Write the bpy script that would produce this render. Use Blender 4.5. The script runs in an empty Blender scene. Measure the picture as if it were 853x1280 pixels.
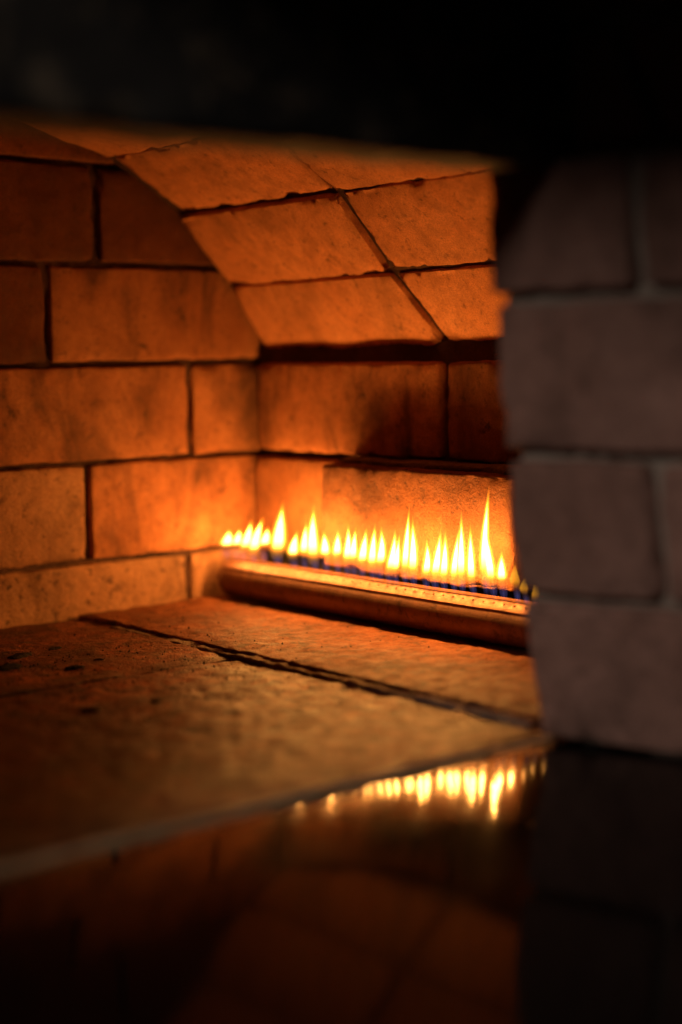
import bpy, math, random
import numpy as np
from mathutils import Matrix, Vector

random.seed(4)
S = bpy.context.scene
COL = S.collection

# ------------------------------------------------------------------ camera
CAM_Z = 0.1975
cd = bpy.data.cameras.new('camera')
cam = bpy.data.objects.new('camera', cd); COL.objects.link(cam)
cam.matrix_world = Matrix(((0.772549, 0.076178, -0.630369, 0.0),
                           (-0.634705, 0.064786, -0.770034, 0.0),
                           (-0.017821, 0.994987, 0.098401, CAM_Z),
                           (0, 0, 0, 1)))
cd.sensor_fit = 'VERTICAL'; cd.sensor_height = 36.0; cd.lens = 55.16
cd.clip_start = 0.01; cd.clip_end = 50
cd.dof.use_dof = True; cd.dof.focus_distance = 1.075; cd.dof.aperture_fstop = 2.1
cd.dof.aperture_blades = 9
S.camera = cam

# ------------------------------------------------------------------ light
w = bpy.data.worlds.new('World'); S.world = w; w.use_nodes = True
w.node_tree.nodes['Background'].inputs[0].default_value = (1.0, 0.8, 0.66, 1)
w.node_tree.nodes['Background'].inputs[1].default_value = 0.004
ld = bpy.data.lights.new('room_light', 'AREA'); ld.shape = 'DISK'; ld.size = 0.32
ld.energy = 9.6; ld.color = (1.0, 0.84, 0.74)
lo = bpy.data.objects.new('room_light', ld); COL.objects.link(lo)
lo.location = (-1.30, 0.10, 1.00)
lo.rotation_euler = (Vector((0.58, 0.5, 0.1)) - lo.location).to_track_quat('-Z', 'Y').to_euler()

S.view_settings.view_transform = 'Standard'; S.view_settings.look = 'None'
S.view_settings.exposure = 0.0; S.view_settings.gamma = 1.0
cy = S.cycles
cy.use_denoising = True
cy.max_bounces = 14; cy.diffuse_bounces = 10; cy.glossy_bounces = 4; cy.transparent_max_bounces = 96
cy.caustics_reflective = False; cy.caustics_refractive = False
cy.sample_clamp_indirect = 6.0

# ------------------------------------------------------------------ noise
def _hash(ix, iy, iz, seed):
    h = (ix * 374761393 + iy * 668265263 + iz * 2147483647 + seed * 974634777) & 0xFFFFFFFF
    h = ((h ^ (h >> 13)) * 1274126177) & 0xFFFFFFFF
    h = ((h ^ (h >> 16)) * 2246822519) & 0xFFFFFFFF
    return ((h ^ (h >> 15)) & 0xFFFFFF) / float(0xFFFFFF)
def vnoise(p, freq, seed=0):
    q = p * freq + 1000.0
    i = np.floor(q).astype(np.int64); f = q - i; f = f * f * (3 - 2 * f)
    r = 0
    for a in (0, 1):
        for b in (0, 1):
            for c in (0, 1):
                wgt = (f[:, 0] if a else 1 - f[:, 0]) * (f[:, 1] if b else 1 - f[:, 1]) * (f[:, 2] if c else 1 - f[:, 2])
                r = r + wgt * _hash(i[:, 0] + a, i[:, 1] + b, i[:, 2] + c, seed)
    return r * 2 - 1

# ------------------------------------------------------------------ object helpers
def link(name, mesh, mat, parent=None, loc=(0, 0, 0)):
    o = bpy.data.objects.new(name, mesh); COL.objects.link(o)
    if mat is not None and not mesh.materials: mesh.materials.append(mat)
    o.location = loc
    if parent is not None:
        o.parent = parent
        o.matrix_parent_inverse = Matrix.Translation(-parent.location)
    return o
def empty(name, loc):
    o = bpy.data.objects.new(name, None); COL.objects.link(o)
    o.empty_display_size = 0.02; o.location = loc
    return o
def tag(o, label, cat, group=None):
    o['label'] = label; o['category'] = cat
    if group: o['group'] = group
    return o
def mesh_from(name, v, f, smooth=True):
    m = bpy.data.meshes.new(name); m.from_pydata([tuple(x) for x in v], [], f); m.update()
    if smooth: m.polygons.foreach_set('use_smooth', [True] * len(m.polygons))
    return m

def cuts(L, cell, r):
    n = max(1, int(round((L - 2 * r) / cell)))
    mid = np.linspace(r, L - r, n + 1)
    return np.concatenate([[0, r * .3, r * .65], mid, [L - r * .65, L - r * .3, L]])

def brick_mesh(name, C, cell=0.005, r=0.003, rough=0.0006, chip=0.002, seed=0, flat_amp=0.0008):
    """Worn brick. C: 8 corners indexed [i][j][k] (length, depth, height); returns (mesh, centre)."""
    C = np.array(C, float).reshape(2, 2, 2, 3)
    L = [np.linalg.norm(C[1].mean((0, 1)) - C[0].mean((0, 1))),
         np.linalg.norm(C[:, 1].mean((0, 1)) - C[:, 0].mean((0, 1))),
         np.linalg.norm(C[:, :, 1].mean((0, 1)) - C[:, :, 0].mean((0, 1)))]
    ax = [cuts(L[0], cell, r), cuts(L[1], max(cell * 1.6, .006), r), cuts(L[2], cell, r)]
    n = [len(a) for a in ax]
    idx = {}; P = []; F = []
    def vid(i, j, k):
        t = (i, j, k)
        if t not in idx:
            idx[t] = len(P); P.append((ax[0][i], ax[1][j], ax[2][k]))
        return idx[t]
    a, b, c = n[0] - 1, n[1] - 1, n[2] - 1
    for i in range(a):
        for k in range(c):
            F.append((vid(i, 0, k), vid(i + 1, 0, k), vid(i + 1, 0, k + 1), vid(i, 0, k + 1)))
            F.append((vid(i, b, k), vid(i, b, k + 1), vid(i + 1, b, k + 1), vid(i + 1, b, k)))
        for j in range(b):
            F.append((vid(i, j, 0), vid(i, j + 1, 0), vid(i + 1, j + 1, 0), vid(i + 1, j, 0)))
            F.append((vid(i, j, c), vid(i + 1, j, c), vid(i + 1, j + 1, c), vid(i, j + 1, c)))
    for j in range(b):
        for k in range(c):
            F.append((vid(0, j, k), vid(0, j, k + 1), vid(0, j + 1, k + 1), vid(0, j + 1, k)))
            F.append((vid(a, j, k), vid(a, j + 1, k), vid(a, j + 1, k + 1), vid(a, j, k + 1)))
    P = np.array(P); Lv = np.array(L)
    inner = np.clip(P, r, Lv - r)
    d = P - inner; dn = np.linalg.norm(d, axis=1, keepdims=True); nrm = d / np.maximum(dn, 1e-9)
    Q = inner + nrm * r
    # wear: more loss near edges where two face distances are small
    dist = np.sort(np.minimum(P, Lv - P), axis=1)
    edge = np.exp(-(dist[:, 1] / 0.006) ** 2)
    sd = seed * 17 + 3
    big = vnoise(Q + seed, 28, sd); med = vnoise(Q + seed, 95, sd + 1); fine = vnoise(Q + seed, 330, sd + 2)
    chipn = np.clip(vnoise(Q + seed, 60, sd + 5) * .6 + vnoise(Q + seed, 170, sd + 6) * .5 - .05, 0, 1)
    disp = big * flat_amp + med * rough * .7 + fine * rough * .5 - chipn * edge * chip
    corner = np.exp(-(dist[:, 2] / 0.03) ** 2) * edge
    disp -= corner * 0.0012
    Q = Q + nrm * disp[:, None] * 1.0
    u = Q / Lv
    W = 0
    for i in (0, 1):
        for j in (0, 1):
            for k in (0, 1):
                wgt = (u[:, 0] if i else 1 - u[:, 0]) * (u[:, 1] if j else 1 - u[:, 1]) * (u[:, 2] if k else 1 - u[:, 2])
                W = W + wgt[:, None] * C[i, j, k]
    ctr = C.mean((0, 1, 2))
    # outward orientation
    e0 = C[1, 0, 0] - C[0, 0, 0]; e1 = C[0, 1, 0] - C[0, 0, 0]; e2 = C[0, 0, 1] - C[0, 0, 0]
    if np.dot(np.cross(e0, e1), e2) < 0: F = [t[::-1] for t in F]
    return mesh_from(name, W - ctr, F), ctr

SEED = [0]
def brick(parent, C, mat, name='brick', **kw):
    SEED[0] += 1
    m, c = brick_mesh(name, C, seed=SEED[0], **kw)
    return link(name, m, mat, parent, c)
def box(x0, x1, y0, y1, z0, z1, length='x'):
    """corners [length][depth][height]; for length='x' depth runs along y, for 'y' along x"""
    if length == 'x':
        return [[[(x, y, z) for z in (z0, z1)] for y in (y0, y1)] for x in (x0, x1)]
    return [[[(x, y, z) for z in (z0, z1)] for x in (x0, x1)] for y in (y0, y1)]

def slab(name, C, mat, parent, cell=0.006, amp=0.0012, seed=1):
    m, c = brick_mesh(name, C, cell=cell, r=0.002, rough=amp, chip=0, seed=seed, flat_amp=amp)
    return link(name, m, mat, parent, c)

# ------------------------------------------------------------------ materials
def new_mat(name):
    m = bpy.data.materials.new(name); m.use_nodes = True
    nt = m.node_tree; nt.nodes.clear()
    out = nt.nodes.new('ShaderNodeOutputMaterial')
    return m, nt, out
def N(nt, t, **kw):
    n = nt.nodes.new(t)
    for k, v in kw.items():
        if k in n.inputs: n.inputs[k].default_value = v
        else: setattr(n, k, v)
    return n
def ramp(nt, src, stops):
    r = nt.nodes.new('ShaderNodeValToRGB')
    while len(r.color_ramp.elements) < len(stops): r.color_ramp.elements.new(0.5)
    for e, (p, c) in zip(r.color_ramp.elements, stops):
        e.position = p; e.color = (c, c, c, 1) if not hasattr(c, '__len__') else (*c, 1)
    nt.links.new(src, r.inputs[0]); return r.outputs[0]
def mixc(nt, fac, a, b, mode='MIX'):
    m = nt.nodes.new('ShaderNodeMix'); m.data_type = 'RGBA'; m.blend_type = mode
    for s, v in ((m.inputs[0], fac), (m.inputs[6], a), (m.inputs[7], b)):
        if hasattr(v, 'is_output'): nt.links.new(v, s)
        elif hasattr(v, '__len__'): s.default_value = (*v, 1)
        else: s.default_value = v
    return m.outputs[2]
def coords(nt, rand=True):
    tc = nt.nodes.new('ShaderNodeTexCoord')
    if not rand: return tc.outputs['Object']
    oi = nt.nodes.new('ShaderNodeObjectInfo')
    ml = N(nt, 'ShaderNodeMath', operation='MULTIPLY'); ml.inputs[1].default_value = 37.0
    nt.links.new(oi.outputs['Random'], ml.inputs[0])
    va = N(nt, 'ShaderNodeVectorMath', operation='ADD')
    nt.links.new(tc.outputs['Object'], va.inputs[0]); nt.links.new(ml.outputs[0], va.inputs[1])
    return va.outputs[0]
def noise(nt, co, scale, detail=4, rough=.55, dist=0.0):
    n = N(nt, 'ShaderNodeTexNoise', Scale=scale, Detail=detail, Roughness=rough, Distortion=dist)
    nt.links.new(co, n.inputs['Vector']); return n.outputs['Fac']

def masonry(name, c1, c2, speck=(0.06, 0.03, 0.02), soot=0.35, sootcol=(0.03, 0.016, 0.01), rough=0.85, bump=0.5,
            grain=900, spec=0.25, pit=0.5, soot_scale=16, vary=0.25, zs=0.45, s_lo=.50, s_hi=.72, mott=.45, s2=.60):
    m, nt, out = new_mat(name)
    co = coords(nt)
    base = mixc(nt, ramp(nt, noise(nt, co, 14, 5), [(.35, 0.), (.65, 1.)]), c1, c2)
    # per piece tone
    oi = nt.nodes.new('ShaderNodeObjectInfo')
    mr = N(nt, 'ShaderNodeMapRange'); mr.inputs['To Min'].default_value = 1 - vary; mr.inputs['To Max'].default_value = 1 + vary * .4
    nt.links.new(oi.outputs['Random'], mr.inputs[0])
    hv = nt.nodes.new('ShaderNodeHueSaturation'); nt.links.new(mr.outputs[0], hv.inputs['Value']); nt.links.new(base, hv.inputs['Color'])
    base = hv.outputs[0]
    # mottling
    mo = ramp(nt, noise(nt, co, 75, 6, .72, .2), [(.36, mott), (.58, 0.)])
    base = mixc(nt, mo, base, tuple(x * .38 for x in c1))
    # sandy grain
    g = noise(nt, co, grain, 3, .6)
    base = mixc(nt, ramp(nt, g, [(.35, .55), (.62, 0.)]), base, tuple(x * .45 for x in c1))
    # small dark pits
    p = noise(nt, co, 170, 3, .6)
    base = mixc(nt, ramp(nt, p, [(.28, pit), (.40, 0.)]), base, speck)
    # soot / scorch stains with soft outline
    vm = N(nt, 'ShaderNodeVectorMath', operation='MULTIPLY'); vm.inputs[1].default_value = (1, 1, zs)
    nt.links.new(co, vm.inputs[0])
    s1 = noise(nt, vm.outputs[0], soot_scale, 6, .62, .6)
    stain = ramp(nt, s1, [(s_lo, 0.), (s_hi, soot)])
    base = mixc(nt, stain, base, sootcol)
    s2n = noise(nt, co, 60, 5, .7, .3)
    base = mixc(nt, ramp(nt, s2n, [(s2, 0.), (s2 + .13, min(1, soot * 1.2))]), base, sootcol)
    b = nt.nodes.new('ShaderNodeBsdfPrincipled'); b.inputs['Roughness'].default_value = rough
    b.inputs['Specular IOR Level'].default_value = spec
    nt.links.new(base, b.inputs['Base Color'])
    rr = ramp(nt, noise(nt, co, 90, 4), [(.3, rough - .15), (.7, min(1, rough + .12))]); nt.links.new(rr, b.inputs['Roughness'])
    ad = N(nt, 'ShaderNodeMath', operation='MULTIPLY_ADD'); ad.inputs[1].default_value = 1.2
    nt.links.new(p, ad.inputs[0]); nt.links.new(g, ad.inputs[2])
    bp = N(nt, 'ShaderNodeBump', Strength=bump, Distance=0.0012)
    nt.links.new(ad.outputs[0], bp.inputs['Height']); nt.links.new(bp.outputs[0], b.inputs['Normal'])
    nt.links.new(b.outputs[0], out.inputs[0])
    return m

M = {}
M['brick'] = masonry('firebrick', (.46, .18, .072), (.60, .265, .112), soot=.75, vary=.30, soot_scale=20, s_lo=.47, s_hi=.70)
M['brick_shaded'] = masonry('shaded_firebrick', (.17, .058, .022), (.25, .092, .036), soot=.6, vary=.35)  # darker base colour paints the light falloff on the upper wall
M['brick_sandy'] = masonry('sandy_firebrick', (.46, .235, .115), (.58, .32, .165), soot=.6, bump=.9, grain=650, pit=.9, vary=.1)
M['brick_dimmed'] = masonry('dimmed_firebrick', (.25, .095, .037), (.37, .152, .062), soot=.5, bump=.9, grain=700, pit=1.0, vary=.05)  # base colour darkened to hold down the flame light on it
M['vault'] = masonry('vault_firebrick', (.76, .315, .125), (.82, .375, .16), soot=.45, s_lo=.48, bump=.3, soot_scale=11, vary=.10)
M['mortar'] = masonry('sooty_mortar', (.07, .035, .022), (.14, .07, .045), soot=.6, bump=1.0, rough=.9)
M['mortar_sandy'] = masonry('sandy_mortar', (.24, .18, .14), (.36, .27, .2), soot=.5, bump=1.2, grain=500, pit=.9)  # gritty grey-brown mortar for bed, fillet and floor
M['soot'] = masonry('shade_black', (.012, .01, .012), (.03, .024, .026), soot=.4, bump=.8)  # near-black base paints the shade in the recess behind the tube
M['floor'] = masonry('hearth_tile', (.19, .062, .029), (.42, .142, .064), soot=1.0, zs=1, s_lo=.44, s_hi=.64, s2=.50, sootcol=(.045, .022, .014), rough=.5, bump=1.3, grain=520, spec=.14, pit=1.0, soot_scale=13, mott=.95, vary=.06)
M['floor_strip'] = masonry('hearth_strip', (.22, .075, .029), (.31, .112, .044), soot=.8, s2=.54, sootcol=(.06, .03, .02), rough=.6, bump=1.0, grain=600, spec=.10, pit=.9, soot_scale=14, mott=.8, vary=.05)
M['jamb'] = masonry('red_brown_brick', (.38, .205, .155), (.48, .275, .215), soot=.45, bump=.6, vary=.22)
M['jamb_mortar'] = masonry('grey_mortar', (.50, .41, .33), (.60, .50, .41), soot=.4, bump=.8)
M['edge'] = masonry('pale_edge', (.58, .41, .22), (.70, .51, .29), soot=.3, bump=.6)

def metal(name, c1, c2, c3, rough, metallic, scale, bump=.3):
    m, nt, out = new_mat(name)
    co = coords(nt)
    a = mixc(nt, ramp(nt, noise(nt, co, scale, 6, .65), [(.38, 0.), (.62, 1.)]), c1, c2)
    n2 = noise(nt, co, scale * 2.6, 6, .7, .4)
    a = mixc(nt, ramp(nt, n2, [(.52, 0.), (.70, .9)]), a, c3)
    b = nt.nodes.new('ShaderNodeBsdfPrincipled'); b.inputs['Metallic'].default_value = metallic
    nt.links.new(a, b.inputs['Base Color'])
    nt.links.new(ramp(nt, n2, [(.3, rough - .1), (.7, rough + .2)]), b.inputs['Roughness'])
    bp = N(nt, 'ShaderNodeBump', Strength=bump, Distance=0.0006)
    nt.links.new(noise(nt, co, 700, 4, .6), bp.inputs['Height']); nt.links.new(bp.outputs[0], b.inputs['Normal'])
    nt.links.new(b.outputs[0], out.inputs[0])
    return m
M['burner'] = metal('scaled_steel', (.22, .105, .056), (.15, .068, .037), (.045, .02, .012), .5, .6, 45)
M['lintel'] = metal('sooty_iron', (.016, .0155, .015), (.045, .042, .038), (.34, .26, .17), .7, .0, 17, .6)

def stone():
    m, nt, out = new_mat('polished_black_stone')
    co = coords(nt)
    b = nt.nodes.new('ShaderNodeBsdfPrincipled')
    nt.links.new(ramp(nt, noise(nt, co, 240, 4), [(.4, (.002, .002, .002)), (.75, (.006, .005, .005))]), b.inputs['Base Color'])
    nt.links.new(ramp(nt, noise(nt, co, 30, 5), [(.3, .06), (.7, .11)]), b.inputs['Roughness'])
    b.inputs['IOR'].default_value = 1.14
    nt.links.new(b.outputs[0], out.inputs[0]); return m
M['stone'] = stone()

# ------------------------------------------------------------------ oven geometry
XR, YB, YM = 0.776, 1.060, 0.553           # burner-side wall face, back wall face, mouth line
XC = 0.3636; XL = 2 * XC - XR              # vault centre, opposite wall face
G = 0.0042                                  # joint
T = 0.045                                  # brick depth built

# back wall: courses (z0, z1, joint x)
bw = empty('back_wall', (XC, YB + .03, 0))
tag(bw, 'flat end wall of orange firebricks where the burner tube stops', 'brick wall')
courses = [(-.03, .0402, .7076), (.0432, .1175, .6164), (.1208, .1932, .7134), (.1965, .2695, .5870), (.2735, .3458, .6314), (.3495, .4200, .5300)]
slab('mortar', box(XL - .02, XR + .03, YB + .0065, YB + .05, -.03, .42), M['mortar'], bw, cell=.004, amp=.0022, seed=900)
for ci, (z0, z1, jx) in enumerate(courses):
    xs = [jx + .2 * k for k in range(-5, 3)]
    xs = [x for x in xs if XL + .03 < x < XR - .02]
    ed = [XL + .001] + xs + [XR + .012]
    for q in range(len(ed) - 1):
        x0 = ed[q] + (G * .5 if q else 0); x1 = ed[q + 1] - (G * .5 if q < len(ed) - 2 else 0)
        if x1 - x0 < .012: continue
        seen = x1 > .50
        dy = random.uniform(-.0012, .0012)
        sandy = ci in (0,) or (ci == 1 and x1 < .63)
        shaded = ci >= 4 or (ci == 3 and x1 < .6)  # top courses and left bricks below them: falloff put into their colour
        brick(bw, box(x0, x1, YB + dy, YB + T, z0 + random.uniform(-.0006, .0006), z1), M['brick_sandy' if sandy else 'brick_shaded' if shaded else 'brick'],
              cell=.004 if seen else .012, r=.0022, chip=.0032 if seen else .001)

# burner-side wall
sw = empty('side_wall', (XR + .03, .8, 0))
tag(sw, 'firebrick wall directly behind the row of flames', 'brick wall')
slab('mortar', box(XR + .010, XR + .05, YM, YB + .02, .112, .21, 'y'), M['mortar'], sw, cell=.007, seed=901)
slab('shade_gap', box(XR + .012, XR + .05, YM, YB, -.03, .1115, 'y'), M['soot'], sw, cell=.01, seed=902)  # dark backing, the recess's shade put into its colour
def swb(y0, y1, z0, z1, x, mat='brick', **kw):
    kw.setdefault('cell', .004); kw.setdefault('chip', .0035)
    return brick(sw, box(x, XR + T, y0, y1, z0, z1, 'y'), M[mat], **kw)
# upper course
swb(.836, 1.0575, .1215, .1930, XR, 'brick')
swb(.632, .8285, .1215, .1930, XR + .001, 'brick')
swb(YM + .003, .627, .1215, .1930, XR, 'brick', cell=.01)
# lower course stands proud, its long brick most of all
swb(.9500, 1.0580, .0375, .1165, XR - .0035)
swb(.7340, .9390, .0365, .1165, XR - .0280, 'brick_dimmed', cell=.003, r=.003, chip=.005, rough=.0008)
swb(YM + .003, .7200, .0365, .1150, XR + .004, 'brick', cell=.008)
# mortar bed lying on the proud brick
slab('mortar_bed', box(XR - .017, XR + .009, .640, .9350, .1160, .1207, 'y'), M['mortar_sandy'], sw, cell=.003, amp=.0016, seed=903)

# opposite wall, outside the frame but part of the chamber
ow = empty('side_wall', (XL - .03, .8, 0))
tag(ow, 'plain firebrick wall facing the burner across the hearth', 'brick wall')
slab('mortar', box(XL - .05, XL - .008, YM, YB + .02, -.03, .21, 'y'), M['mortar'], ow, cell=.02, seed=905)
for ci, (z0, z1) in enumerate(((-.03, .040), (.0435, .117), (.121, .193))):
    o = (.0, .1, .03)[ci]
    for k in range(4):
        y0, y1 = max(YM + .003, YM + .2 * k - o), min(YB - .003, YM + .2 * (k + 1) - o - G)
        if y1 - y0 > .02: brick(ow, box(XL - T, XL, y0, y1, z0, z1, 'y'), M['mortar'], cell=.015)

# vault: faceted barrel of bricks, profile points (x, z) from the burner side upward
prof = [(.8030, .1830), (.7520, .2565), (.7015, .3112), (.6395, .3512), (.5622, .3744), (.4834, .3883), (.4036, .3939)]
prof = prof + [(2 * XC - x, z) for x, z in prof[::-1]]
va = empty('brick_vault', (XC, .8, .394))
tag(va, 'low faceted arch of large firebricks curving over the hearth', 'brick vault')
def off(i, d):
    """profile point i pushed outward by d"""
    n = Vector((0, 0))
    for a, b in ((i - 1, i), (i, i + 1)):
        if a < 0 or b >= len(prof): continue
        e = Vector((prof[b][0] - prof[a][0], prof[b][1] - prof[a][1])).normalized()
        n += Vector((e.y, -e.x)) * (1 if True else -1)
    n.normalize()
    return (prof[i][0] + n.x * d, prof[i][1] + n.y * d)
VY = [YM + .004, .655, .8565, YB - .003]
jit = [(.0, .0), (-.002, .002), (.001, -.001), (.006, .004)]
for i in range(len(prof) - 1):
    e = Vector((prof[i + 1][0] - prof[i][0], prof[i + 1][1] - prof[i][1])); Lf = e.length; e.normalize()
    nrm = Vector((e.y, -e.x))
    gh = (.0014, .0020, .0012, .0014)[i % 4]
    a = Vector(prof[i]) + e * gh * (1 if i else 0); b = Vector(prof[i + 1]) - e * gh
    oa, ob = a + nrm * T + e * .004 * 0, b + nrm * T
    for q in range(3):
        y0, y1 = VY[q], VY[q + 1]
        g0 = G * .5 if q else 0; g1 = G * .5 if q < 2 else 0
        # the cross joint of the lowest course runs slightly askew
        sk = .030 if i == 0 else 0.0
        ya0 = y0 + g0 - (sk if q == 2 else 0); yb0 = y0 + g0
        ya1 = y1 - g1 - (sk if q == 1 else 0); yb1 = y1 - g1
        dn = nrm * random.uniform(-.0022, .0022)
        if q == 2: e_ = (.001, .003, .011, .004, .007, .002)[i % 6]; ya1 -= e_; yb1 -= e_ * .6
        if i == 0: ya0 += (.003 if q else 0)
        C = [[[(a.x + dn.x, ya, a.y + dn.y), (b.x + dn.x, yb, b.y + dn.y)], [(oa.x, ya, oa.y), (ob.x, yb, ob.y)]] for ya, yb in ((ya0, yb0), (ya1, yb1))]
        seen = i < 5
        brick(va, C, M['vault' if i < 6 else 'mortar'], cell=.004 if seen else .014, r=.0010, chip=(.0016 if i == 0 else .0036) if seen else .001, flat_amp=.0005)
# mortar shell behind the vault bricks
v, f = [], []
ny = 90
for i in range(len(prof)):
    for d in (.0042, .05):
        x, z = off(i, d)
        for j in range(2):
            v.append((x - XC, (YM + .002 if j == 0 else YB + .004) - .8, z - .394))
for i in range(len(prof) - 1):
    A = i * 4; B = A + 4
    f += [(A, A + 1, B + 1, B), (A + 2, B + 2, B + 3, A + 3), (A, B, B + 2, A + 2), (A + 1, A + 3, B + 3, B + 1)]
f += [(0, 2, 3, 1), (len(v) - 4, len(v) - 3, len(v) - 1, len(v) - 2)]
link('mortar', mesh_from('vault_mortar', v, f, False), M['mortar'], va, (XC, .8, .394))

# hearth floor
fl = empty('oven_floor', (XC, .8, -.03)); fl['kind'] = 'structure'
slab('mortar', box(XL - .02, XR + .03, YM + .004, YB + .01, -.055, -.0085), M['mortar_sandy'], fl, cell=.02, seed=910)
def tile(x0, x1, y0, y1, ztop, mat, tilt=0.0, **kw):
    C = box(x0, x1, y0, y1, -.035, ztop)
    C = [[[(p[0], p[1], p[2] + (tilt if (p[2] > -.03 and p[1] > .8) else 0)) for p in col] for col in row] for row in C]
    # the walking face must be the finely divided one: length x, depth z, height y
    C = np.array(C).transpose(0, 2, 1, 3)[:, ::-1]
    return brick(fl, C, M[mat], name='floor_tile', **kw)
JX = .5985
for (x0, x1) in ((XL + .002, .1965), (.200, JX - .0015)):
    seen = x1 > .25
    tile(x0, x1, YM + .004, .8395, 0, 'floor', cell=.0032 if seen else .015, r=.002, chip=.0008, flat_amp=.0007, rough=.0009)
    tile(x0, x1, .8403, YB - .001, .0003, 'floor', cell=.0032 if seen else .015, r=.0015, chip=.001, flat_amp=.0007)
tile(JX + .0025, XR - .004, YM + .004, YB - .001, .0043, 'floor_strip', tilt=-.0008, cell=.0034, r=.002, chip=.0022, rough=.0009)
# crumbly mortar fillet along the raised strip
slab('mortar_fillet', box(JX - .0050, JX + .0040, YM + .02, YB - .02, -.01, .0018, 'y'), M['mortar_sandy'], fl, cell=.0022, amp=.0015, seed=912)
# pale nosing along the mouth
slab('floor_nosing', box(XL, .6, YM - .0040, YM + .0036, -.03, .0003), M['edge'], fl, cell=.004, amp=.0008, seed=913)

# polished shelf in front of the mouth
SZ = -.0014
m, c = brick_mesh('stone_shelf', box(-.55, 1.0, .06, YM - .0046, SZ - .035, SZ), cell=.06, r=.002, rough=0, chip=0, flat_amp=0, seed=3)
sh = link('stone_shelf', m, M['stone'], None, c)
tag(sh, 'polished black stone shelf mirroring the flames below the oven mouth', 'stone shelf')

# jamb of the mouth
jb = empty('brick_jamb', (.65, .48, SZ))
tag(jb, 'red-brown brick jamb with grey mortar joints flanking the mouth', 'brick jamb')
# (z0, z1, inner-corner x at z0, at z1, [y joints])
SPL = .0200 / .069
JC = [(SZ + .002, .0728, .5820, .5675, []), (.0780, .1450, .5660, .5580, [.478]), (.1502, .2213, .5560, .5520, []), (.2265, .2885, .5470, .5455, [.478])]
def reveal_x(xe, y): return xe + (.552 - y) * SPL
def jbrick(y_in, y_out, z0, z1, xe0, xe1, slant=(0, 0), **kw):
    C = []
    for y, s in ((y_out, slant[0]), (y_in, slant[1])):
        ca = [(reveal_x(xe0, y), y, z0), (reveal_x(xe1, y + s), y + s, z1)]
        cb = [(.86, y, z0), (.86, y + s, z1)]
        C.append([ca, cb])
    kw.setdefault('chip', .0028)
    return brick(jb, C, M['jamb'], cell=.004, r=.0022, **kw)
def jmortar(z0, z1, x0, x1, y0, y1, dx, seed):
    C = [[[(reveal_x(xe, y) + dx, y, z) for xe, z in ((x0, z0), (x1, z1))], [(.85, y, z) for z in (z0, z1)]] for y in (y0, y1)]
    slab('mortar', C, M['jamb_mortar'], jb, cell=.006, amp=.0008, seed=seed)
jmortar(SZ, .2885, .583, .547, .372, .5510, .0024, 930)
for ci, (z0, z1, xa, xb, js) in enumerate(JC):
    ys = [.552] + js + ([.478 - .2] if js else [.36])
    if js: ys = [.552, .478, .372]
    else: ys = [.552, .420, .372]
    for q in range(2):
        y_in = ys[q] - (.003 if q else 0); y_out = ys[q + 1] + (.003 if q == 0 else 0)
        jbrick(y_in, y_out, z0, z1, xa, xb)
# springing of the outer arch above the jamb
jbrick(.5365, .4770, .2960, .3480, .5560, .5520, slant=(.020, 0))
jbrick(.4690, .3720, .2960, .3480, .5560, .5520, slant=(0, .020))
jbrick(.5365, .4960, .3540, .4200, .5510, .5400, slant=(.02, 0))
jbrick(.4880, .3720, .3540, .4200, .5510, .5400, slant=(0, .020))
jmortar(.289, .425, .561, .549, .372, .5345, .010, 931)

# opposite jamb, outside the frame
oj = empty('brick_jamb', (-.04, .52, SZ))
tag(oj, 'shallow red-brown brick jamb at the burnerless end of the lintel', 'brick jamb')
slab('mortar', box(-.13, .045, .492, .5485, SZ, .2885), M['jamb_mortar'], oj, cell=.02, seed=940)
for z0, z1, *_ in JC:
    brick(oj, box(-.13, .050, .490, .552, z0, z1), M['jamb'], cell=.02, r=.004)
slab('mortar', box(-.13, .03, .492, .5345, .289, .425), M['jamb_mortar'], oj, cell=.02, seed=941)

# lintel
m, c = brick_mesh('lintel', box(.0, .5720, .514, .5500, .2842, .4300), cell=.008, r=.004, rough=.0008, chip=.003, flat_amp=.001, seed=77)
li = link('lintel', m, M['lintel'], None, c)
tag(li, 'thick soot-blackened beam spanning the top of the oven mouth', 'lintel')

# unseen slab added above the shelf to shade the lintel and jamb top
m, c = brick_mesh('shade_slab', box(.095, .90, .14, .5135, .4300, .4700), cell=.02, r=.003, rough=.0008, chip=0, seed=78)
hd = link('shade_slab', m, M['lintel'], None, c)
tag(hd, 'unseen flat slab added to shade the lintel and jamb top', 'shade slab')

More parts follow.
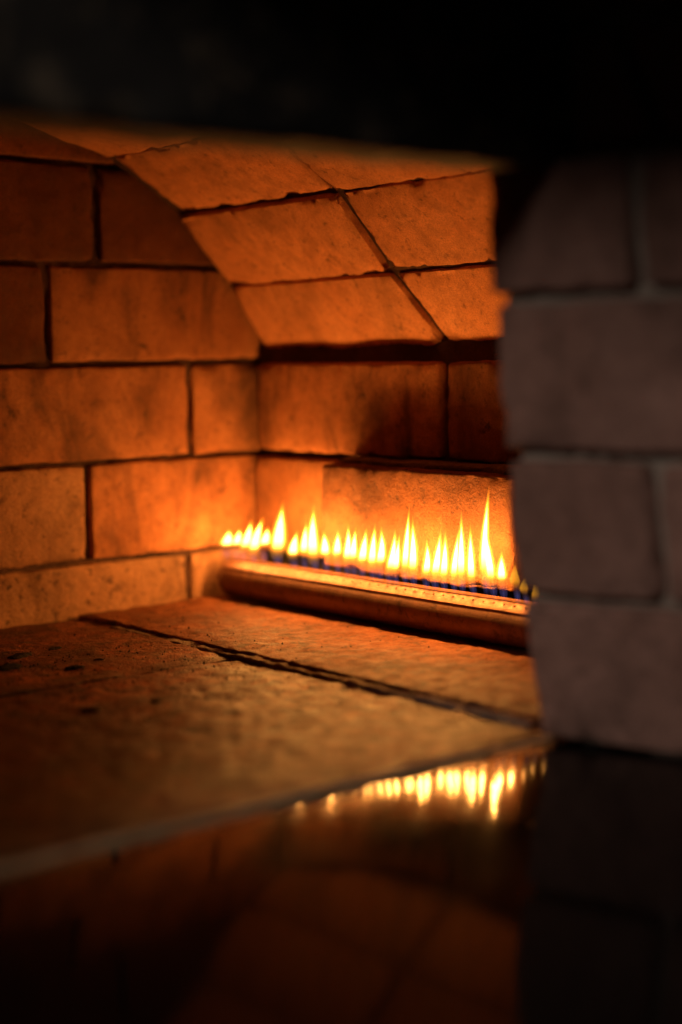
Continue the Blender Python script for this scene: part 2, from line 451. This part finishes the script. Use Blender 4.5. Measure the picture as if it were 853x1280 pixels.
# ------------------------------------------------------------------ burner
BX, BZ, BR = .737, .0204, .0158
Y0, Y1 = .600, 1.0385
PITCH = .0097
bt = empty('gas_burner', (BX, (Y0 + Y1) / 2, .005))
tag(bt, 'perforated brown steel tube burner lying along the wall', 'gas burner')
th_f = math.radians(35)      # front row of holes (angle from +z towards the room); each feeds one flame
def tube_mesh():
    v, f = [], []
    idx = {}
    def vid(p):
        k = (round(p[0], 7), round(p[1], 7), round(p[2], 7))
        if k not in idx: idx[k] = len(v); v.append(p)
        return idx[k]
    def pt(th, y, r=BR): return (BX - math.sin(th) * r, y, BZ + math.cos(th) * r)
    ncell = int((Y1 - Y0) / PITCH)
    ys = [Y0 + (Y1 - Y0) * k / ncell for k in range(ncell + 1)]
    half = (ys[1] - ys[0]) / 2
    dth = half / BR
    rows = [th_f]
    # plain strips
    segs = []
    def strip(t0, t1, n):
        for k in range(n): segs.append((t0 + (t1 - t0) * k / n, t0 + (t1 - t0) * (k + 1) / n))
    strip(th_f + dth, th_f - dth + 2 * math.pi, 32)
    for k in range(ncell):
        for q in range(4):
            ya, yb = ys[k] + (ys[k + 1] - ys[k]) * q / 4, ys[k] + (ys[k + 1] - ys[k]) * (q + 1) / 4
            for t0, t1 in segs:
                f.append((vid(pt(t0, ya)), vid(pt(t0, yb)), vid(pt(t1, yb)), vid(pt(t1, ya))))
        yc = (ys[k] + ys[k + 1]) / 2
        for row in rows:
            sq = []
            for s in range(16):
                side, tt = divmod(s, 4); tt = tt / 4 * 2 - 1
                a, b = [(tt, -1), (1, tt), (-tt, 1), (-1, -tt)][side]
                sq.append((a, b))
            rings = []
            hr = .00095
            for rad, lift in ((None, 0), (hr * 1.9, 0), (hr * 1.4, .00012), (hr, .0), (hr * .95, -.0022)):
                ring = []
                for (a, b) in sq:
                    if rad is None: th, y = row + a * dth, yc + b * half
                    else:
                        an = math.atan2(b, a); th, y = row + math.cos(an) * rad / BR, yc + math.sin(an) * rad
                    ring.append(vid(pt(th, y, BR + lift)))
                rings.append(ring)
            for A, B in zip(rings[:-1], rings[1:]):
                for s in range(16):
                    f.append((A[s], A[(s + 1) % 16], B[(s + 1) % 16], B[s]))
            f.append(tuple(rings[-1]))
    return v, f
v, f = tube_mesh()
v = np.array(v); org = np.array((BX, (Y0 + Y1) / 2, .005))
jig = vnoise(v, 40, 5) * .00025
v[:, 2] += jig
tm = mesh_from('tube', v - org, f)
link('tube', tm, M['burner'], bt, org)
# end cap at the back wall and open collar near the mouth
def disc(name, y, thick, r, mat):
    vv, ff = [], []
    n = 40
    for yy in (-thick / 2, thick / 2):
        for k in range(n):
            a = 2 * math.pi * k / n; vv.append((math.sin(a) * r, yy, math.cos(a) * r))
    for k in range(n): ff.append((k, (k + 1) % n, n + (k + 1) % n, n + k))
    ff += [tuple(range(n))[::-1], tuple(range(n, 2 * n))]
    return link(name, mesh_from(name, vv, ff, False), mat, bt, (BX, y, BZ))
disc('end_cap', Y1 - .001, .0028, BR + .0006, M['burner'])
disc('end_cap', Y0 + .001, .0028, BR + .0006, M['burner'])

# ------------------------------------------------------------------ flames
def flame_mat(name, stops, strength):
    m, nt, out = new_mat(name)
    at = nt.nodes.new('ShaderNodeAttribute'); at.attribute_name = 'rise'
    col = ramp(nt, at.outputs['Fac'], stops)
    e = nt.nodes.new('ShaderNodeEmission'); e.inputs[1].default_value = strength
    nt.links.new(col, e.inputs[0])
    t = nt.nodes.new('ShaderNodeBsdfTransparent')
    a = nt.nodes.new('ShaderNodeAddShader'); nt.links.new(e.outputs[0], a.inputs[0]); nt.links.new(t.outputs[0], a.inputs[1])
    nt.links.new(a.outputs[0], out.inputs[0])
    m.cycles.emission_sampling = 'FRONT_BACK'
    return m
# rise: 0 at the body's foot, 1 at the tip
M['mantle'] = flame_mat('flame_mantle', [(0, (.03, .012, .006)), (.14, (.22, .075, .007)), (.28, (.6, .23, .012)), (.6, (.7, .30, .02)), (.85, (.6, .2, .01)), (1, (.03, .006, .0))], .55)
M['veil'] = flame_mat('flame_veil', [(0, (.0, .0, .0)), (.12, (.05, .016, .001)), (.32, (.7, .27, .016)), (.62, (1., .42, .035)), (.85, (.6, .22, .015)), (1, (.1, .02, .0))], 1.8)
M['core'] = flame_mat('flame_core', [(0, (.0, .0, .0)), (.14, (.05, .016, .001)), (.36, (1., .46, .10)), (.7, (1., .46, .10)), (.92, (.6, .25, .035)), (1, (.1, .03, .0))], 6.0)
M['jet'] = flame_mat('blue_jet', [(0, (.0, .0, .0)), (.25, (.012, .010, .03)), (.48, (.09, .08, .26)), (.8, (.08, .035, .03)), (1, (.0, .0, .0))], .11)

FX = .7265
FL = [(1.0694, 0.0456, 1.0643, 0.0564, 0.0092), (1.0561, 0.0473, 1.0494, 0.0585, 0.0078), (1.0458, 0.0482, 1.0334, 0.0671, 0.0084),
(1.0314, 0.0480, 1.0179, 0.0706, 0.0090), (1.0176, 0.0504, 1.0112, 0.0626, 0.0077), (0.9987, 0.0487, 0.9907, 0.0839, 0.0114),
(0.9774, 0.0466, 0.9717, 0.0623, 0.0075), (0.9639, 0.0509, 0.9602, 0.0707, 0.0062), (0.9509, 0.0488, 0.9488, 0.0833, 0.0092),
(0.9369, 0.0500, 0.9365, 0.0649, 0.0067), (0.9229, 0.0512, 0.9209, 0.0669, 0.0060), (0.9117, 0.0509, 0.9097, 0.0718, 0.0060),
(0.9037, 0.0510, 0.9012, 0.0699, 0.0059), (0.8939, 0.0503, 0.8887, 0.0703, 0.0065), (0.8819, 0.0504, 0.8780, 0.0740, 0.0064),
(0.8737, 0.0511, 0.8723, 0.0721, 0.0064), (0.8633, 0.0479, 0.8575, 0.0719, 0.0058), (0.8558, 0.0480, 0.8501, 0.0690, 0.0052),
(0.8456, 0.0477, 0.8393, 0.0884, 0.0051), (0.8366, 0.0485, 0.8372, 0.0815, 0.0062), (0.8230, 0.0480, 0.8201, 0.0678, 0.0056),
(0.8137, 0.0483, 0.8082, 0.0752, 0.0061), (0.8042, 0.0486, 0.8013, 0.0744, 0.0055), (0.7942, 0.0490, 0.7894, 0.0775, 0.0055),
(0.7858, 0.0483, 0.7840, 0.0885, 0.0055), (0.7751, 0.0485, 0.7763, 0.0807, 0.0054), (0.7624, 0.0497, 0.7583, 0.1071, 0.0054),
(0.7552, 0.0499, 0.7602, 0.0824, 0.0059), (0.7456, 0.0497, 0.7455, 0.0650, 0.0058), (0.7325, 0.0466, 0.7324, 0.0572, 0.0042),
(0.7244, 0.0420, 0.7243, 0.0496, 0.0037), (0.7157, 0.0392, 0.7156, 0.0477, 0.0036)]
KS = FX / .75
FLAME_W = .036
jet_z = BZ + math.cos(th_f) * BR
jet_x = BX - math.sin(th_f) * BR
def profile(t):
    """teardrop half-width, foot to tip"""
    return (.55 + .45 * math.sin(t / .30 * math.pi / 2)) if t < .30 else max(0.0, 1 - ((t - .30) / .70) ** 1.3) ** 1.08
def shell(name, base, tip, rad, k, t0, t1, bend, parent, mat):
    n, s = 18, 10
    v, f, rise = [], [], []
    for a in range(n + 1):
        u = a / n; t = t0 + (t1 - t0) * u
        c = base.lerp(tip, t); c = c + bend * math.sin(math.pi * t) * (1 - .3 * t)
        r = rad * k * max(profile(u), .02)
        for b in range(s):
            an = 2 * math.pi * b / s
            v.append((c.x + math.cos(an) * r, c.y + math.sin(an) * r, c.z)); rise.append(u)
    for a in range(n):
        for b in range(s):
            f.append((a * s + b, a * s + (b + 1) % s, (a + 1) * s + (b + 1) % s, (a + 1) * s + b))
    f.append(tuple(range(s))[::-1]); f.append(tuple(range(n * s, n * s + s)))
    v = [Vector(p) - parent.location for p in v]
    m = mesh_from(name, v, f); at = m.attributes.new('rise', 'FLOAT', 'POINT'); at.data.foreach_set('value', rise)
    return link(name, m, mat, parent, parent.location)
LB = ['stubby rounded gas flame touching the end wall', 'low leaning flame next to the stubby one at end wall',
 'longer slanting flame third from the end wall', 'slanting flame fourth from the end wall, over tube end',
 'short flame tucked against the broad tall flame by the corner', 'broad tall gas flame leaning away from the end wall',
 'short plump flame just past the broad tall flame', 'slim flame between the plump short one and a tall spike',
 'tall narrow-tipped spike of flame above the corner brick joint', 'short flame just past the narrow-tipped spike',
 'small separate flame after the gap beside the spike', 'slim flame of a close pair, its taller one',
 'slim flame of a close pair, its shorter one', 'single leaning flame before two merged flames',
 'left-leaning half of two merged flames near mid tube', 'upright half of two merged flames near mid tube',
 'leaning flame two before the tall pointed middle flame', 'low flame tucked against the tall pointed middle flame',
 'tall pointed flame rising in the middle of burner', 'shorter flame fused to the flank of the tall middle flame',
 'shortest of three separate flames past the tall middle flame', 'tallest of three separate flames past the tall middle flame',
 'slim last of three separate flames past the tall middle flame', 'leaning flame fused to a slim tall flame near the jamb',
 'slim tall flame between two shorter ones near the tallest wisp', 'upright flame just before the tallest wisp',
 'tallest gas flame, drawn out to a thin wisp', 'flame merged into the flank of the tallest wisp',
 'short round flame just past the tallest wisp', 'small faint flame at the edge of brick jamb',
 'tiny faint flame half hidden by brick jamb', 'last tiny flame wisp behind notch in brick jamb']
for i, (by, bz, ty, tz, wd) in enumerate(FL):
    by, ty = by * KS, ty * KS
    bz = CAM_Z + (bz - CAM_Z) * KS; tz = CAM_Z + (tz - CAM_Z) * KS; wd *= KS
    by = min(by, 1.0535); ty = min(ty, 1.052)
    faint = i >= 29
    H = tz - bz
    foot = Vector((jet_x, by - .0015, jet_z - .0006))
    base = Vector((FX, by, bz - .52 * min(H, .022)))
    tip = Vector((FX + .002 * random.uniform(-.5, 1), ty, tz + .06 * H))
    fo = empty('gas_flame', foot)
    tag(fo, LB[i], 'flame', 'gas flames along the burner tube')
    bend = Vector((random.uniform(-.001, .001), random.uniform(-.0018, .0018), 0))
    if i == 26: bend = Vector((0, .0022, 0))
    R = wd / 2 * random.uniform(1.32, 1.55)
    tip.y += (ty - by) * .25
    shell('mantle', base, tip, R, 1.0, 0, 1, bend, fo, M['mantle'])
    if not faint:
        shell('veil', base, tip, R, .74, .03, .90, bend, fo, M['veil'])
        shell('core', base, tip, R, .50, .07, .82, bend, fo, M['core'])
    # the flame's own isotropic light: small lamps strung up inside the body
    for tt, ww, rr in ((.34, .42, .50), (.50, .36, .42), (.66, .22, .28)):
        pl = bpy.data.lights.new('flame_light', 'POINT'); pl.color = (1.0, .37, .075); pl.shadow_soft_size = min(R * rr, .003)
        pl.energy = ww * FLAME_W * (R / .0036) ** 2 * (H / .025) * (.15 if faint else 1)
        po = bpy.data.objects.new('flame_light', pl); COL.objects.link(po); po.parent = fo
        po.location = base.lerp(tip, tt) + bend * math.sin(math.pi * tt) * (1 - .3 * tt) - foot
    # jet from the hole to the foot of the body
    n, s = 8, 10; v, f, rise = [], [], []
    for r0, k1 in ((.0005, .14), (.0016, .80)):          # bright thread inside a faint wide cone
        o = len(v)
        for a in range(n + 1):
            u = a / n; c = foot.lerp(base + Vector((0, 0, .25 * H)), u); r = r0 + (R * k1 - r0) * u ** 1.2
            for b in range(s):
                an = 2 * math.pi * b / s; v.append(Vector((c.x + math.cos(an) * r, c.y + math.sin(an) * r, c.z)) - foot); rise.append(u)
        for a in range(n):
            for b in range(s): f.append((o + a * s + b, o + a * s + (b + 1) % s, o + (a + 1) * s + (b + 1) % s, o + (a + 1) * s + b))
    m = mesh_from('jet', v, f); at = m.attributes.new('rise', 'FLOAT', 'POINT'); at.data.foreach_set('value', rise)
    link('blue_jet', m, M['jet'], fo, foot)

# ------------------------------------------------------------------ charcoal crumbs on the hearth
M['char'] = masonry('charcoal', (.010, .008, .007), (.022, .018, .016), soot=.3, bump=1.0, rough=.95)
CR = [(.491, .944, .012, 'broad thin charcoal smear near the foot of end wall'), (.523, .953, .006, 'small charcoal fleck beside the broad smear'),
      (.499, .885, .007, 'charcoal flake beside the pale tile joint'), (.524, .896, .004, 'tiny charcoal fleck near the pale tile joint'),
      (.4433, .768, .007, 'flat charcoal flake on the front floor tile'), (.4823, .762, .005, 'round charcoal crumb on the front floor tile'),
      (.468, .915, .013, 'dark patch of crushed charcoal farthest from the burner')]
for k, (x, y, rad, lab) in enumerate(CR):
    rad *= .62
    v, f = [], []
    n = 22; rg = 5
    for a in range(rg + 1):
        for b in range(n):
            an = 2 * math.pi * b / n; q = a / rg
            w_ = rad * q * (1 + .35 * math.sin(an * 2 + k) + .22 * math.sin(an * 5 + 2.3 * k) + random.uniform(-.16, .16))
            h = (1 - q ** 2) * min(.0016, rad * .2) * (1 + random.uniform(-.4, .4)) + (.0010 if a < rg else -.0012)
            v.append((math.cos(an) * w_ * 1.25, math.sin(an) * w_, h))
    for a in range(rg):
        for b in range(n): f.append((a * n + b, (a + 1) * n + b, (a + 1) * n + (b + 1) % n, a * n + (b + 1) % n))
    tag(link('charcoal_crumb', mesh_from('charcoal_crumb', v, f), M['char'], None, (x, y, 0)), lab, 'charcoal', 'charcoal crumbs on the oven floor')

# fine ash and char grit strewn over the hearth
v, f = [], []
for k in range(900):
    if random.random() < .6: x, y = random.gauss(.47, .07), random.gauss(.88, .08)
    else: x, y = random.uniform(.2, .72), random.uniform(.56, 1.05)
    if not (.01 < x < .715 and YM + .008 < y < YB - .004) or abs(x - JX) < .008: continue
    r_ = random.uniform(.0003, .0011) * random.uniform(.5, 1)
    z0 = .0036 if x > JX else -.0001
    o = len(v); a0 = random.uniform(0, 6.28)
    for j in range(5):
        an = a0 + j * 1.2566; q = r_ * random.uniform(.7, 1.3); v.append((x + math.cos(an) * q, y + math.sin(an) * q, z0))
    v.append((x, y, z0 + r_ * random.uniform(.8, 1.4) + .0006))
    f += [(o + j, o + (j + 1) % 5, o + 5) for j in range(5)] + [(o + 4, o + 3, o + 2, o + 1, o)]
gr = link('ash_grit', mesh_from('ash_grit', v, f, False), M['char'], None)
gr['kind'] = 'stuff'; gr['label'] = 'fine dark grit strewn over the floor tiles'; gr['category'] = 'grit'
